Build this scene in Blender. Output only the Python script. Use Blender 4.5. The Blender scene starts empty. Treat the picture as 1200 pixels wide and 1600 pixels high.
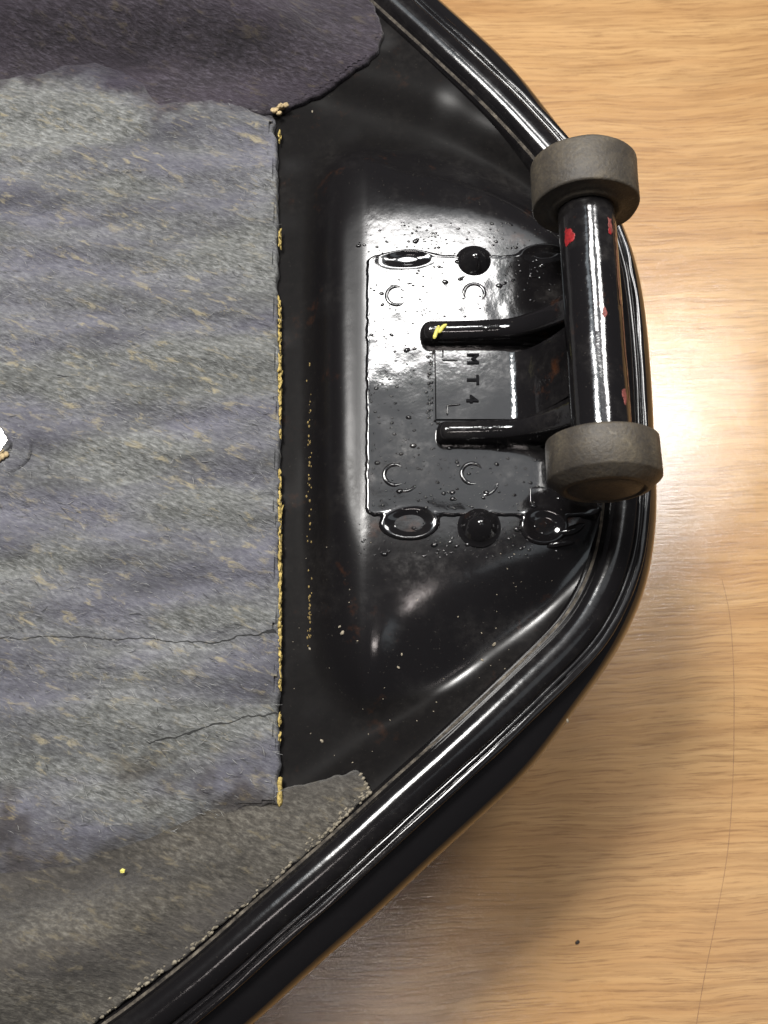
import bpy, bmesh, math, random
import numpy as np
from mathutils import Vector, Matrix

random.seed(7)
rng = np.random.default_rng(7)
S = bpy.context.scene
COL = S.collection
R = math.radians

# ------------------------------------------------------------------ camera
CAM = Vector((0.0, 0.0, 0.400))
TILT = R(16.0)
FPX = 1700.0                      # focal length in photo pixels (1200 x 1600)
cd = bpy.data.cameras.new("camera")
cam = bpy.data.objects.new("camera", cd)
COL.objects.link(cam)
cam.location = CAM
cam.rotation_euler = (TILT, 0, 0)
cd.sensor_fit = 'VERTICAL'
cd.angle = 2 * math.atan(800.0 / FPX)
cd.clip_start = 0.01
cd.clip_end = 50
cd.dof.use_dof = True
cd.dof.focus_distance = 0.345
cd.dof.aperture_fstop = 20.0
S.camera = cam

# ------------------------------------------------------------------ world + lamps
W = bpy.data.worlds.new("World")
S.world = W
W.use_nodes = True
bg = W.node_tree.nodes["Background"]
bg.inputs[0].default_value = (0.95, 0.93, 1.0, 1)
bg.inputs[1].default_value = 0.07


def area(name, loc, target, sx, sy, power, col):
    l = bpy.data.lights.new(name, 'AREA')
    l.shape = 'RECTANGLE'
    l.size, l.size_y = sx, sy
    l.energy = power
    l.color = col
    o = bpy.data.objects.new(name, l)
    COL.objects.link(o)
    o.location = loc
    d = Vector(target) - Vector(loc)
    o.rotation_euler = d.to_track_quat('-Z', 'Y').to_euler()
    return o


area("ceiling_lamp", (-0.24, 0.36, 0.92), (0, 0.1, 0.05), 0.20, 0.20, 14.5, (1.0, 0.97, 0.93))
area("ceiling_lamp", (0.03, 0.96, 1.60), (0, 0.1, 0.05), 0.30, 0.22, 9.5, (1.0, 0.98, 0.96))
area("ceiling_lamp", (0.35, 0.54, 0.95), (0.1, 0.1, 0.05), 0.15, 0.24, 5.4, (1.0, 0.97, 0.94))
area("ceiling_lamp", (0.0, -0.36, 1.60), (0, 0.0, 0.05), 0.30, 0.075, 1.6, (1.0, 0.90, 0.86))
area("ceiling_bounce", (0.44, 1.05, 2.0), (0.1, 0.1, 0.0), 1.0, 1.10, 5.6, (0.93, 0.97, 1.0))  # unseen lit ceiling, added as an area light for grey reflections
area("ceiling_bounce", (-0.66, 0.90, 2.0), (-0.1, 0.1, 0.0), 0.72, 0.6, 4.2, (0.80, 0.92, 1.0))  # added on the left for the bluish glow on the raised end
area("ceiling_bounce", (0.85, -0.30, 1.8), (0.0, 0.0, 0.05), 0.45, 0.8, 1.2, (0.86, 0.95, 1.0))  # added for the soft grey stripe on the rim bead

S.view_settings.view_transform = 'Standard'
S.view_settings.look = 'None'
S.view_settings.exposure = -0.2
S.view_settings.gamma = 1.0
S.cycles.max_bounces = 8
S.cycles.sample_clamp_indirect = 4.0

# ------------------------------------------------------------------ measures (metres)
TZ = -0.070     # table top
ZF = 0.0665     # floor of the frame tunnel
ZR = 0.078      # seam rim
ZP = 0.080      # top of the raised end
ZB = 0.112      # axis of the mounting tube
RX = Matrix.Rotation(TILT, 3, 'X')


def at(px, py, z):
    """place measured in the photo, on the level z of the tank"""
    d = RX @ Vector(((px - 600.0) / FPX, (800.0 - py) / FPX, -1.0))
    t = (z - CAM.z) / d.z
    return CAM + d * t


def at2(pts, z):
    return np.array([at(x, y, z)[:2] for x, y in pts])


# ------------------------------------------------------------------ node helpers
def mat(name):
    m = bpy.data.materials.new(name)
    m.use_nodes = True
    nt = m.node_tree
    b = nt.nodes["Principled BSDF"]
    return m, nt, b


def N(nt, kind, **kw):
    n = nt.nodes.new(kind)
    for k, v in kw.items():
        if k in n.inputs:
            n.inputs[k].default_value = v
        else:
            setattr(n, k, v)
    return n


def coords(nt, scale=(1, 1, 1), rot=(0, 0, 0), loc=(0, 0, 0)):
    tc = N(nt, 'ShaderNodeTexCoord')
    mp = N(nt, 'ShaderNodeMapping')
    mp.vector_type = 'TEXTURE'
    mp.inputs['Scale'].default_value = tuple(1.0 / q for q in scale)
    mp.inputs['Rotation'].default_value = rot
    mp.inputs['Location'].default_value = loc
    nt.links.new(tc.outputs['Object'], mp.inputs['Vector'])
    return mp.outputs['Vector']


def noise(nt, vec, scale, detail=4, rough=0.55, dist=0.0):
    n = N(nt, 'ShaderNodeTexNoise')
    n.inputs['Scale'].default_value = scale
    n.inputs['Detail'].default_value = detail
    n.inputs['Roughness'].default_value = rough
    n.inputs['Distortion'].default_value = dist
    nt.links.new(vec, n.inputs['Vector'])
    return n.outputs['Fac']


def ramp(nt, fac, stops):
    r = N(nt, 'ShaderNodeValToRGB')
    e = r.color_ramp.elements
    while len(e) < len(stops):
        e.new(0.5)
    for i, (p, c) in enumerate(stops):
        e[i].position = p
        if not isinstance(c, (tuple, list)):
            c = (c, c, c)
        e[i].color = (*c, 1)
    nt.links.new(fac, r.inputs['Fac'])
    return r.outputs['Color']


def mixc(nt, fac, a, b, blend='MIX'):
    m = N(nt, 'ShaderNodeMix', data_type='RGBA', blend_type=blend)
    for i, v in ((0, fac), (6, a), (7, b)):
        if isinstance(v, (int, float)):
            m.inputs[i].default_value = v
        elif isinstance(v, tuple):
            m.inputs[i].default_value = (*v, 1)
        else:
            nt.links.new(v, m.inputs[i])
    return m.outputs[2]


def math_(nt, op, a, b=0.0, c=0.0):
    m = N(nt, 'ShaderNodeMath', operation=op)
    for i, v in enumerate((a, b, c)):
        if isinstance(v, (int, float)):
            m.inputs[i].default_value = v
        else:
            nt.links.new(v, m.inputs[i])
    return m.outputs[0]


def bump(nt, h, strength, dist, prev=None):
    b = N(nt, 'ShaderNodeBump')
    b.inputs['Strength'].default_value = strength
    b.inputs['Distance'].default_value = dist
    nt.links.new(h, b.inputs['Height'])
    if prev is not None:
        nt.links.new(prev, b.inputs['Normal'])
    return b.outputs['Normal']


# ------------------------------------------------------------------ materials
def black_paint(name, peel=0.25, dust=0.5, rough=(0.06, 0.22), rust=0.0, base=(0.006, 0.0055, 0.006), film=0.25, matte=False, ior=1.62):
    m, nt, b = mat(name)
    v = coords(nt)
    big = noise(nt, v, 45, 5, 0.6)
    fine = noise(nt, v, 420, 4, 0.65)
    dm = math_(nt, 'MULTIPLY', ramp(nt, big, [(0.48, 0.0), (0.75, 1.0)]), ramp(nt, fine, [(0.40, 0.15), (0.68, 1.0)]))
    dm = math_(nt, 'MULTIPLY', dm, dust)
    specks = ramp(nt, noise(nt, v, 1500, 2, 0.5), [(0.70, 0.0), (0.76, 1.0)])
    c = mixc(nt, math_(nt, 'MULTIPLY', dm, film), base, (0.10, 0.092, 0.085))
    c = mixc(nt, math_(nt, 'MULTIPLY', specks, dust * 0.15), c, (0.30, 0.27, 0.22))
    if rust > 0:
        rm = ramp(nt, noise(nt, coords(nt, (1, 1, 1), (0, 0, 0.7)), 60, 6, 0.7), [(0.60, 0.0), (0.70, 1.0)])
        c = mixc(nt, math_(nt, 'MULTIPLY', rm, rust), c, (0.10, 0.035, 0.012))
    nt.links.new(c, b.inputs['Base Color'])
    rr = N(nt, 'ShaderNodeMapRange')
    rr.inputs['To Min'].default_value, rr.inputs['To Max'].default_value = rough
    nt.links.new(dm, rr.inputs['Value'])
    rout = rr.outputs[0]
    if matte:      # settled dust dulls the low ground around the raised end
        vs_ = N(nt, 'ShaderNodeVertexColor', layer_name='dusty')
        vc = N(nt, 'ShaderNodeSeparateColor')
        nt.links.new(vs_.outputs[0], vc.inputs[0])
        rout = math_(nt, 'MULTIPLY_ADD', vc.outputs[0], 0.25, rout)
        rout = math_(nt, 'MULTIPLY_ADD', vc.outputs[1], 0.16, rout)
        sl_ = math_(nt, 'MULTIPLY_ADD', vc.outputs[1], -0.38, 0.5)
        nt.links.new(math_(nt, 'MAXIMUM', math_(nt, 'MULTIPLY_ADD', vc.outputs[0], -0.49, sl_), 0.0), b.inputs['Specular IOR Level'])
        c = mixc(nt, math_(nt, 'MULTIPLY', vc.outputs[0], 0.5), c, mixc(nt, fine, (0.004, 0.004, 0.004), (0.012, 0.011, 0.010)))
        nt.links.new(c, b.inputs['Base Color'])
    nt.links.new(rout, b.inputs['Roughness'])
    b.inputs['IOR'].default_value = ior
    n1 = bump(nt, noise(nt, v, 260, 3, 0.5), peel, 0.0006)
    n2 = bump(nt, noise(nt, v, 40, 2, 0.5), peel * 0.8, 0.003, n1)
    nt.links.new(n2, b.inputs['Normal'])
    return m


M_PAN = black_paint('black enamel, dusty', 0.08, 0.8, (0.15, 0.34), 0.22, film=0.20, matte=True)
M_DOME = black_paint('black enamel, pressed dome', 0.05, 0.5, (0.08, 0.25), 0.1)
M_RIM = black_paint('black enamel, rim', 0.07, 0.5, (0.13, 0.34), 0.0, ior=1.45)
M_SHELL = black_paint('black gloss paint, tank side', 0.03, 0.10, (0.03, 0.08), 0.0)
M_PLATE = black_paint('black enamel, plate', 0.07, 0.7, (0.09, 0.26), 0.0, film=0.4)
M_BRKT = black_paint('black enamel, bracket', 0.20, 0.6, (0.08, 0.30), 0.35)
M_TUBE = black_paint('black enamel, tube', 0.16, 0.8, (0.10, 0.32), 0.45, film=0.35)


def dust_mat():
    m, nt, b = mat('settled brown dust')
    v = coords(nt)
    n = noise(nt, v, 300, 5, 0.7)
    c = ramp(nt, n, [(0.35, (0.010, 0.009, 0.008)), (0.52, (0.065, 0.055, 0.043)), (0.72, (0.16, 0.14, 0.11))])
    nt.links.new(c, b.inputs['Base Color'])
    b.inputs['Roughness'].default_value = 0.6
    nt.links.new(bump(nt, n, 0.4, 0.0005), b.inputs['Normal'])
    return m


M_DUST = dust_mat()


def foam_mat(name, dark, mid, light, tan, lav, crack=True, stain_shades=None):
    m, nt, b = mat(name)
    v = coords(nt, (1, 1.5, 1), (0, 0, R(-28)))
    vs = coords(nt, (0.7, 2.0, 1), (0, 0, R(-22)))
    fine = noise(nt, vs, 520, 6, 0.72)
    med = noise(nt, vs, 190, 5, 0.68, 0.4)
    big = noise(nt, coords(nt, (0.55, 1.7, 1), (0, 0, R(4))), 26, 3, 0.5)
    c = ramp(nt, fine, [(0.30, dark), (0.50, mid), (0.70, light)])
    c = mixc(nt, ramp(nt, big, [(0.44, 0.0), (0.60, 0.60)]), c, lav, 'MIX')
    c = mixc(nt, 1.0, c, ramp(nt, noise(nt, coords(nt, (0.5, 1.7, 1), (0, 0, R(4))), 42, 5, 0.65), [(0.3, 0.50), (0.5, 0.92), (0.7, 1.30)]), 'MULTIPLY')
    c = mixc(nt, math_(nt, 'MULTIPLY', ramp(nt, med, [(0.55, 0.0), (0.66, 0.85)]),
                       ramp(nt, noise(nt, v, 60, 3, 0.6), [(0.38, 0.15), (0.60, 1.0)])), c, tan)
    c = mixc(nt, ramp(nt, noise(nt, vs, 330, 4, 0.7, 0.6), [(0.58, 0.0), (0.70, 0.75)]), c, dark)
    c = mixc(nt, ramp(nt, noise(nt, vs, 900, 2, 0.6), [(0.66, 0.0), (0.75, 0.6)]), c, light)
    hgt = math_(nt, 'ADD', fine, math_(nt, 'MULTIPLY', med, 1.3))
    if crack:
        tc = N(nt, 'ShaderNodeTexCoord')
        sep = N(nt, 'ShaderNodeSeparateXYZ')
        nt.links.new(tc.outputs['Object'], sep.inputs[0])
        wob = math_(nt, 'MULTIPLY', math_(nt, 'SUBTRACT', noise(nt, coords(nt), 38, 4, 0.6), 0.5), 0.012)
        for k, (y0, sl, x0) in enumerate(CRACKS):
            yy = math_(nt, 'ADD', sep.outputs[1], wob)
            d = math_(nt, 'ABSOLUTE', math_(nt, 'SUBTRACT', yy, math_(nt, 'MULTIPLY_ADD', sep.outputs[0], sl, y0)))
            mk = math_(nt, 'MULTIPLY', math_(nt, 'LESS_THAN', d, 0.00022), math_(nt, 'GREATER_THAN', sep.outputs[0], x0))
            c = mixc(nt, math_(nt, 'MULTIPLY', mk, 0.85), c, tuple(x * 0.2 for x in dark))
            hgt = math_(nt, 'SUBTRACT', hgt, mk)
    if stain_shades:
        va = N(nt, 'ShaderNodeVertexColor', layer_name='stain_shade')
        sp = N(nt, 'ShaderNodeSeparateColor')
        nt.links.new(va.outputs[0], sp.inputs[0])
        for k, col in enumerate(stain_shades):
            c = mixc(nt, math_(nt, 'MULTIPLY', sp.outputs[k], 0.96), c, mixc(nt, 1.0, c, col, 'MULTIPLY'))
    nt.links.new(c, b.inputs['Base Color'])
    b.inputs['Roughness'].default_value = 0.88
    b.inputs['Specular IOR Level'].default_value = 0.25
    b.inputs['Sheen Weight'].default_value = 0.12
    nt.links.new(bump(nt, hgt, 0.75, 0.0012), b.inputs['Normal'])
    return m


_c1, _c2 = at(200, 1000, ZF), at(340, 1140, ZF)
_rx, _ry = at(250, 640, TZ)[:2]
CRACKS = [(_c1.y - _ry, 0.01, -1.0), (_c2.y - _ry - 0.16 * (_c2.x - _rx), 0.16, at(240, 1100, ZF).x - _rx)]
M_FOAM = foam_mat('worn grey foam', (0.045, 0.046, 0.044), (0.122, 0.125, 0.120), (0.250, 0.255, 0.250), (0.27, 0.235, 0.155), (0.098, 0.095, 0.132), stain_shades=[(0.27, 0.22, 0.28), (0.48, 0.43, 0.37)])
M_FOAM2 = foam_mat('brown stained foam', (0.021, 0.019, 0.016), (0.060, 0.054, 0.045), (0.14, 0.130, 0.110), (0.15, 0.125, 0.08), (0.050, 0.045, 0.042), False)
M_FOAM3 = foam_mat('purple stained foam with painted shade', (0.012, 0.009, 0.012), (0.032, 0.026, 0.033), (0.080, 0.070, 0.088), (0.065, 0.052, 0.038), (0.029, 0.022, 0.032), False)  # purple stain and the far wall's shade, mixed into one colour


def plain(name, col, rough=0.7, scale=500, var=0.45, bs=0.4, metal=0.0):
    m, nt, b = mat(name)
    n = noise(nt, coords(nt), scale, 5, 0.65)
    c = ramp(nt, n, [(0.3, tuple(x * (1 - var) for x in col)), (0.7, tuple(min(1, x * (1 + var)) for x in col))])
    nt.links.new(c, b.inputs['Base Color'])
    b.inputs['Roughness'].default_value = rough
    b.inputs['Metallic'].default_value = metal
    nt.links.new(bump(nt, n, bs, 0.0006), b.inputs['Normal'])
    return m


M_YEL = plain('exposed yellow foam', (0.38, 0.285, 0.09), 0.9, 700)
M_CREAM = plain('cream foam crumb', (0.38, 0.29, 0.16), 0.9, 700)
M_RED = plain('red paint and painted reflection', (0.22, 0.012, 0.014), 0.4, 900, 0.5)
M_PINK = plain('scuffed red paint', (0.17, 0.045, 0.038), 0.6, 1500, 0.7)
M_TABLE_REFLECT = plain('rust', (0.13, 0.055, 0.028), 0.7, 600, 0.6)  # brown of the table mirrored in the tube, given as colour
M_YPAINT = plain('yellow marker paint', (0.52, 0.47, 0.10), 0.5, 900, 0.4)
M_ZINC = plain('bright zinc', (0.75, 0.75, 0.73), 0.22, 400, 0.15, 0.1, 1.0)
M_LETTER = plain('painted shade of the stamping', (0.006, 0.006, 0.007), 0.85, 500, 0.3)  # letters coloured matte dark for the shade in the stamped recesses
M_LETTER.node_tree.nodes['Principled BSDF'].inputs['Specular IOR Level'].default_value = 0.08
M_SPECK = plain('dark speck', (0.03, 0.02, 0.015), 0.7)


def rubber():
    m, nt, b = mat('perished grey rubber')
    v = coords(nt)
    n = noise(nt, v, 70, 6, 0.65, 0.5)
    f = noise(nt, v, 900, 4, 0.6)
    c = ramp(nt, n, [(0.32, (0.030, 0.025, 0.020)), (0.52, (0.060, 0.050, 0.037)), (0.70, (0.094, 0.078, 0.054))])
    c = mixc(nt, ramp(nt, f, [(0.35, 0.5), (0.6, 0.0)]), c, (0.03, 0.028, 0.027))
    c = mixc(nt, ramp(nt, noise(nt, v, 240, 3, 0.6), [(0.66, 0.0), (0.76, 0.5)]), c, (0.17, 0.15, 0.115))
    nt.links.new(c, b.inputs['Base Color'])
    b.inputs['Roughness'].default_value = 0.55
    b.inputs['Specular IOR Level'].default_value = 0.35
    nt.links.new(bump(nt, math_(nt, 'ADD', n, f), 0.35, 0.0006), b.inputs['Normal'])
    return m


M_RUB = rubber()


def wood():
    m, nt, b = mat('varnished oak veneer')
    tilt = R(-3)
    warp = noise(nt, coords(nt, (1.0, 1.6, 1), (0, 0, tilt)), 9, 3, 0.5)
    tc = N(nt, 'ShaderNodeTexCoord')
    mp = N(nt, 'ShaderNodeMapping')
    mp.inputs['Rotation'].default_value = (0, 0, tilt)
    nt.links.new(tc.outputs['Object'], mp.inputs['Vector'])
    off = N(nt, 'ShaderNodeCombineXYZ')
    nt.links.new(math_(nt, 'MULTIPLY', math_(nt, 'SUBTRACT', warp, 0.5), 0.016), off.inputs[1])
    va = N(nt, 'ShaderNodeVectorMath', operation='ADD')
    nt.links.new(mp.outputs[0], va.inputs[0])
    nt.links.new(off.outputs[0], va.inputs[1])

    def stretched(sx, sy, scale, detail, rough, dist=0.0):
        q = N(nt, 'ShaderNodeVectorMath', operation='MULTIPLY')
        q.inputs[1].default_value = (sx, sy, 1)
        nt.links.new(va.outputs[0], q.inputs[0])
        return noise(nt, q.outputs[0], scale, detail, rough, dist)
    bands = stretched(1, 14, 9, 3, 0.5)
    fibre = stretched(1, 26, 22, 5, 0.62, 0.08)
    pores = stretched(1, 22, 52, 5, 0.70, 0.0)
    cloud = stretched(1, 2, 7, 3, 0.5)
    c = ramp(nt, bands, [(0.30, (0.39, 0.212, 0.084)), (0.55, (0.455, 0.265, 0.111)), (0.75, (0.51, 0.315, 0.140))])
    c = mixc(nt, ramp(nt, cloud, [(0.4, 0.0), (0.7, 0.35)]), c, (0.55, 0.355, 0.170))
    c = mixc(nt, ramp(nt, fibre, [(0.40, 0.42), (0.55, 0.0)]), c, (0.26, 0.138, 0.055))
    c = mixc(nt, ramp(nt, pores, [(0.37, 0.50), (0.48, 0.0)]), c, (0.17, 0.080, 0.032))
    nt.links.new(c, b.inputs['Base Color'])
    rg = ramp(nt, noise(nt, coords(nt), 30, 4, 0.6), [(0.3, 0.26), (0.7, 0.38)])
    nt.links.new(rg, b.inputs['Roughness'])
    b.inputs['Coat Weight'].default_value = 1.0
    b.inputs['Specular IOR Level'].default_value = 0.2
    b.inputs['Coat Roughness'].default_value = 0.12
    n1 = bump(nt, pores, 0.12, 0.0006)
    n2 = bump(nt, noise(nt, coords(nt), 18, 2, 0.5), 0.10, 0.004, n1)
    nt.links.new(n2, b.inputs['Normal'])
    nt.links.new(n2, b.inputs['Coat Normal'])
    return m


M_WOOD = wood()

# ------------------------------------------------------------------ object helpers
ROOT_LOC = Vector((at(250, 640, TZ).x, at(250, 640, TZ).y, TZ))


def link(name, verts, faces, m, parent=None, smooth=True, origin=None, mats=None, fmat=None, sharp=None):
    """verts are world positions; the object's origin is put at `origin`"""
    o3 = Vector(origin) if origin is not None else (ROOT_LOC if parent is not None else Vector((0, 0, 0)))
    V = np.asarray([tuple(v) for v in verts], dtype=float) - np.array(o3)
    me = bpy.data.meshes.new(name)
    me.from_pydata(V.tolist(), [], [tuple(int(i) for i in f) for f in faces])
    for mm in (mats or [m]):
        me.materials.append(mm)
    if fmat is not None:
        me.polygons.foreach_set('material_index', np.asarray(fmat, dtype=np.int32))
    me.polygons.foreach_set('use_smooth', np.full(len(me.polygons), smooth))
    me.update()
    bm = bmesh.new()
    bm.from_mesh(me)
    bmesh.ops.recalc_face_normals(bm, faces=bm.faces)
    bm.to_mesh(me)
    bm.free()
    if sharp is not None:
        me.set_sharp_from_angle(angle=R(sharp))
    o = bpy.data.objects.new(name, me)
    COL.objects.link(o)
    o.location = o3
    if parent is not None:
        o.parent = parent
        pw = Vector((0, 0, 0))
        p = parent
        while p is not None:
            pw += p.location
            p = p.parent
        o.location = o3 - pw
    return o


def vnoise(x, y, freq, seed=0):
    """smooth value noise in numpy, -1..1"""
    r = np.random.default_rng(seed)
    T = r.uniform(-1, 1, (256, 256))
    u, v = np.asarray(x) * freq + 1000.0, np.asarray(y) * freq + 1000.0
    i, j = np.floor(u).astype(int), np.floor(v).astype(int)
    f, g = u - i, v - j
    f, g = f * f * (3 - 2 * f), g * g * (3 - 2 * g)
    a = T[i % 256, j % 256]; b = T[(i + 1) % 256, j % 256]
    c = T[i % 256, (j + 1) % 256]; d = T[(i + 1) % 256, (j + 1) % 256]
    return (a * (1 - f) + b * f) * (1 - g) + (c * (1 - f) + d * f) * g


def catmull(P, n=8, closed=True):
    P = np.asarray(P, float)
    out = []
    m = len(P)
    for i in range(m if closed else m - 1):
        if closed:
            p0, p1, p2, p3 = P[i - 1], P[i], P[(i + 1) % m], P[(i + 2) % m]
        else:
            p0, p1, p2, p3 = P[max(i - 1, 0)], P[i], P[i + 1], P[min(i + 2, m - 1)]
        for k in range(n):
            t = k / n
            out.append(0.5 * ((2 * p1) + (-p0 + p2) * t + (2 * p0 - 5 * p1 + 4 * p2 - p3) * t * t + (-p0 + 3 * p1 - 3 * p2 + p3) * t ** 3))
    if not closed:
        out.append(P[-1])
    return np.array(out)


def resample(P, step, closed=True):
    Q = np.vstack([P, P[:1]]) if closed else P
    s = np.r_[0, np.cumsum(np.linalg.norm(np.diff(Q, axis=0), axis=1))]
    n = max(8, int(s[-1] / step))
    t = np.linspace(0, s[-1], n, endpoint=not closed)
    return np.c_[np.interp(t, s, Q[:, 0]), np.interp(t, s, Q[:, 1])]


def smooth_closed(P, it):
    for _ in range(it):
        P = 0.25 * np.roll(P, 1, 0) + 0.5 * P + 0.25 * np.roll(P, -1, 0)
    return P


def normals_closed(P):
    t = np.roll(P, -1, 0) - np.roll(P, 1, 0)
    t /= np.linalg.norm(t, axis=1)[:, None]
    n = np.c_[t[:, 1], -t[:, 0]]
    area2 = np.sum(P[:, 0] * np.roll(P[:, 1], -1) - np.roll(P[:, 0], -1) * P[:, 1])
    return n if area2 > 0 else -n


def pdist(X, Y, P):
    """signed distance to a closed polygon, positive inside"""
    x, y = X.ravel(), Y.ravel()
    best = np.full(x.shape, 1e9)
    ins = np.zeros(x.shape, bool)
    for a, b in zip(P, np.roll(P, -1, 0)):
        d = b - a
        L = max(d @ d, 1e-16)
        t = np.clip(((x - a[0]) * d[0] + (y - a[1]) * d[1]) / L, 0, 1)
        best = np.minimum(best, (x - a[0] - t * d[0]) ** 2 + (y - a[1] - t * d[1]) ** 2)
        c = (a[1] > y) != (b[1] > y)
        if c.any():
            xi = (b[0] - a[0]) * (y - a[1]) / (b[1] - a[1] + 1e-18) + a[0]
            ins ^= c & (x < xi)
    r = np.sqrt(best)
    return np.where(ins, r, -r).reshape(X.shape)


def sstep(t):
    t = np.clip(t, 0, 1)
    return t * t * t * (t * (6 * t - 15) + 10)


# ------------------------------------------------------------------ the table
def build_table():
    x0, x1, y0, y1, th = -0.60, 0.65, -0.55, 0.80, 0.025
    bm = bmesh.new()
    bmesh.ops.create_cube(bm, size=1)
    for v in bm.verts:
        v.co = Vector((x0 + (v.co.x + .5) * (x1 - x0), y0 + (v.co.y + .5) * (y1 - y0), TZ - th + (v.co.z + .5) * th))
    bmesh.ops.bevel(bm, geom=bm.edges[:], offset=0.003, segments=2, affect='EDGES')
    me = bpy.data.meshes.new('table_top')
    bm.to_mesh(me)
    bm.free()
    me.materials.append(M_WOOD)
    o = bpy.data.objects.new('table_top', me)
    COL.objects.link(o)
    o['kind'] = 'structure'
    o['label'] = 'varnished light oak table top under the tank'
    o['category'] = 'table'
    # hairline scratch running down the veneer
    pts = [at(*p, TZ) for p in [(1128, 905), (1140, 960), (1146, 1040), (1147, 1120), (1145, 1220), (1137, 1330), (1118, 1440), (1100, 1530), (1085, 1620)]]
    P = catmull(np.array([p[:2] for p in pts]), 6, False)
    vs, fs = [], []
    for i, p in enumerate(P):
        w = 0.00013 * (0.6 + 0.5 * random.random())
        vs += [(p[0] - w, p[1], TZ + 0.00003), (p[0], p[1], TZ + 0.00008), (p[0] + w, p[1], TZ + 0.00003)]
        if i:
            k = 3 * i
            fs += [(k - 3, k - 2, k + 1, k), (k - 2, k - 1, k + 2, k + 1)]
    link('scratch', vs, fs, plain('scratch in the varnish', (0.17, 0.085, 0.04), 0.6), o, origin=(0, 0, 0))
    return o


TABLE = build_table()

# ------------------------------------------------------------------ the tank
ROOT = bpy.data.objects.new('fuel_tank', None)
COL.objects.link(ROOT)
ROOT.location = ROOT_LOC
ROOT['label'] = 'glossy black motorcycle fuel tank lying upside down, grey foam in its tunnel'
ROOT['category'] = 'fuel tank'

RIM_PX = [(672, 0), (735, 57), (803, 120), (868, 187), (918, 246), (957, 310), (984, 378), (1000, 455), (1010, 560), (1016, 680), (1019, 780),
          (1007, 876), (980, 952), (936, 1022), (855, 1104), (765, 1190), (655, 1290), (555, 1382), (450, 1474), (335, 1576), (200, 1680),
          (40, 1780), (-150, 1850), (-500, 1880), (-800, 1720), (-980, 1350), (-1030, 650), (-980, 50), (-800, -280), (-450, -420),
          (-100, -430), (180, -370), (400, -230), (560, -98)]
OUT = resample(catmull(at2(RIM_PX, ZR), 10), 0.0016)
OUT = resample(smooth_closed(OUT, 10), 0.0016)
NRM = smooth_closed(normals_closed(OUT), 6)
NRM /= np.linalg.norm(NRM, axis=1)[:, None]
TIPX = at(880, 700, ZR).x
TIP = sstep((OUT[:, 0] - (TIPX - 0.03)) / 0.05)      # 1 at the narrow end of the tank


def sweep(name, prof, m, parent, wob=0.0, mats=None, pm=None, cap=False, seed=1, sharp=None):
    """prof: list of (offset outwards, height above rim) or callables of the outline"""
    n = len(OUT)
    vs = []
    for k, (d, z) in enumerate(prof):
        dd = (d(TIP) if callable(d) else np.full(n, d)) * 0.001
        zz = np.full(n, z) * 0.001
        if wob:
            dd = dd + wob * 0.001 * vnoise(OUT[:, 0], OUT[:, 1], 90, seed + k)
            zz = zz + wob * 0.0007 * vnoise(OUT[:, 0], OUT[:, 1], 120, seed + 50 + k)
        P = OUT + NRM * dd[:, None]
        vs.append(np.c_[P, ZR + zz])
    V = np.vstack(vs)
    fs, fm = [], []
    for k in range(len(prof) - 1):
        for i in range(n):
            j = (i + 1) % n
            fs.append((k * n + i, k * n + j, (k + 1) * n + j, (k + 1) * n + i))
            fm.append(pm[k] if pm else 0)
    if cap:
        fs.append(tuple((len(prof) - 1) * n + i for i in range(n)))
        fm.append(0)
    return link(name, V, fs, m, parent, True, mats=mats, fmat=fm if mats else None, sharp=sharp)


# painted skin of the tank below the seam
sweep('side_shell', [(-2.4, -2.4), (-1.9, -3.6), (lambda t: 0.4 - 0.6 * t, -4.6), (lambda t: 3.6 - 2.4 * t, -6.2), (lambda t: 6.6 - 4 * t, -7.6), (lambda t: 8.8 - 5.2 * t, -9.6), (lambda t: 10.2 - 5.8 * t, -12.4), (lambda t: 10.6 - 5.8 * t, -15.5),
                     (lambda t: 10.2 - 5.6 * t, -22), (lambda t: 9.0 - 5 * t, -36), (lambda t: 6.5 - 5 * t, -60), (lambda t: 3.0 - 5 * t, -88), (lambda t: -2 - 4 * t, -113), (lambda t: -10 - 2 * t, -131), (-19, -142.5), (-30, -148)],
      M_SHELL, ROOT, cap=True)
# rolled bead along the rim, its dusty inner foot a face strip of its own
BEAD = [(-16.8, -7.0), (-15.9, -3.4), (-15.0, -1.9), (-14.2, -1.25)]
for k in range(1, 17):
    a = math.pi * k / 17
    BEAD.append((-8.9 - 4.9 * math.cos(a), -1.3 + 3.5 * math.sin(a)))
BEAD += [(-3.9, -1.6), (-3.0, -2.2)]
sweep('rim_bead', BEAD, M_RIM, ROOT, 0.0, mats=[M_RIM, M_DUST], pm=[0, 0, 1] + [0] * 30)
# the two sheet edges welded together outside the bead
sweep('seam_flange', [(-4.2, -1.6), (-4.0, -0.75), (-3.6, -0.5), (-3.0, -0.5), (-2.6, -0.75), (-2.45, -1.3), (-2.3, -1.3), (-2.15, -0.95), (-1.8, -0.8), (-0.7, -0.85), (-0.2, -1.0), (0.0, -1.4),
                      (0.0, -2.0), (-0.4, -2.5), (-1.5, -2.8), (-2.6, -2.9)], M_RIM, ROOT, 0.16, seed=11)

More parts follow.
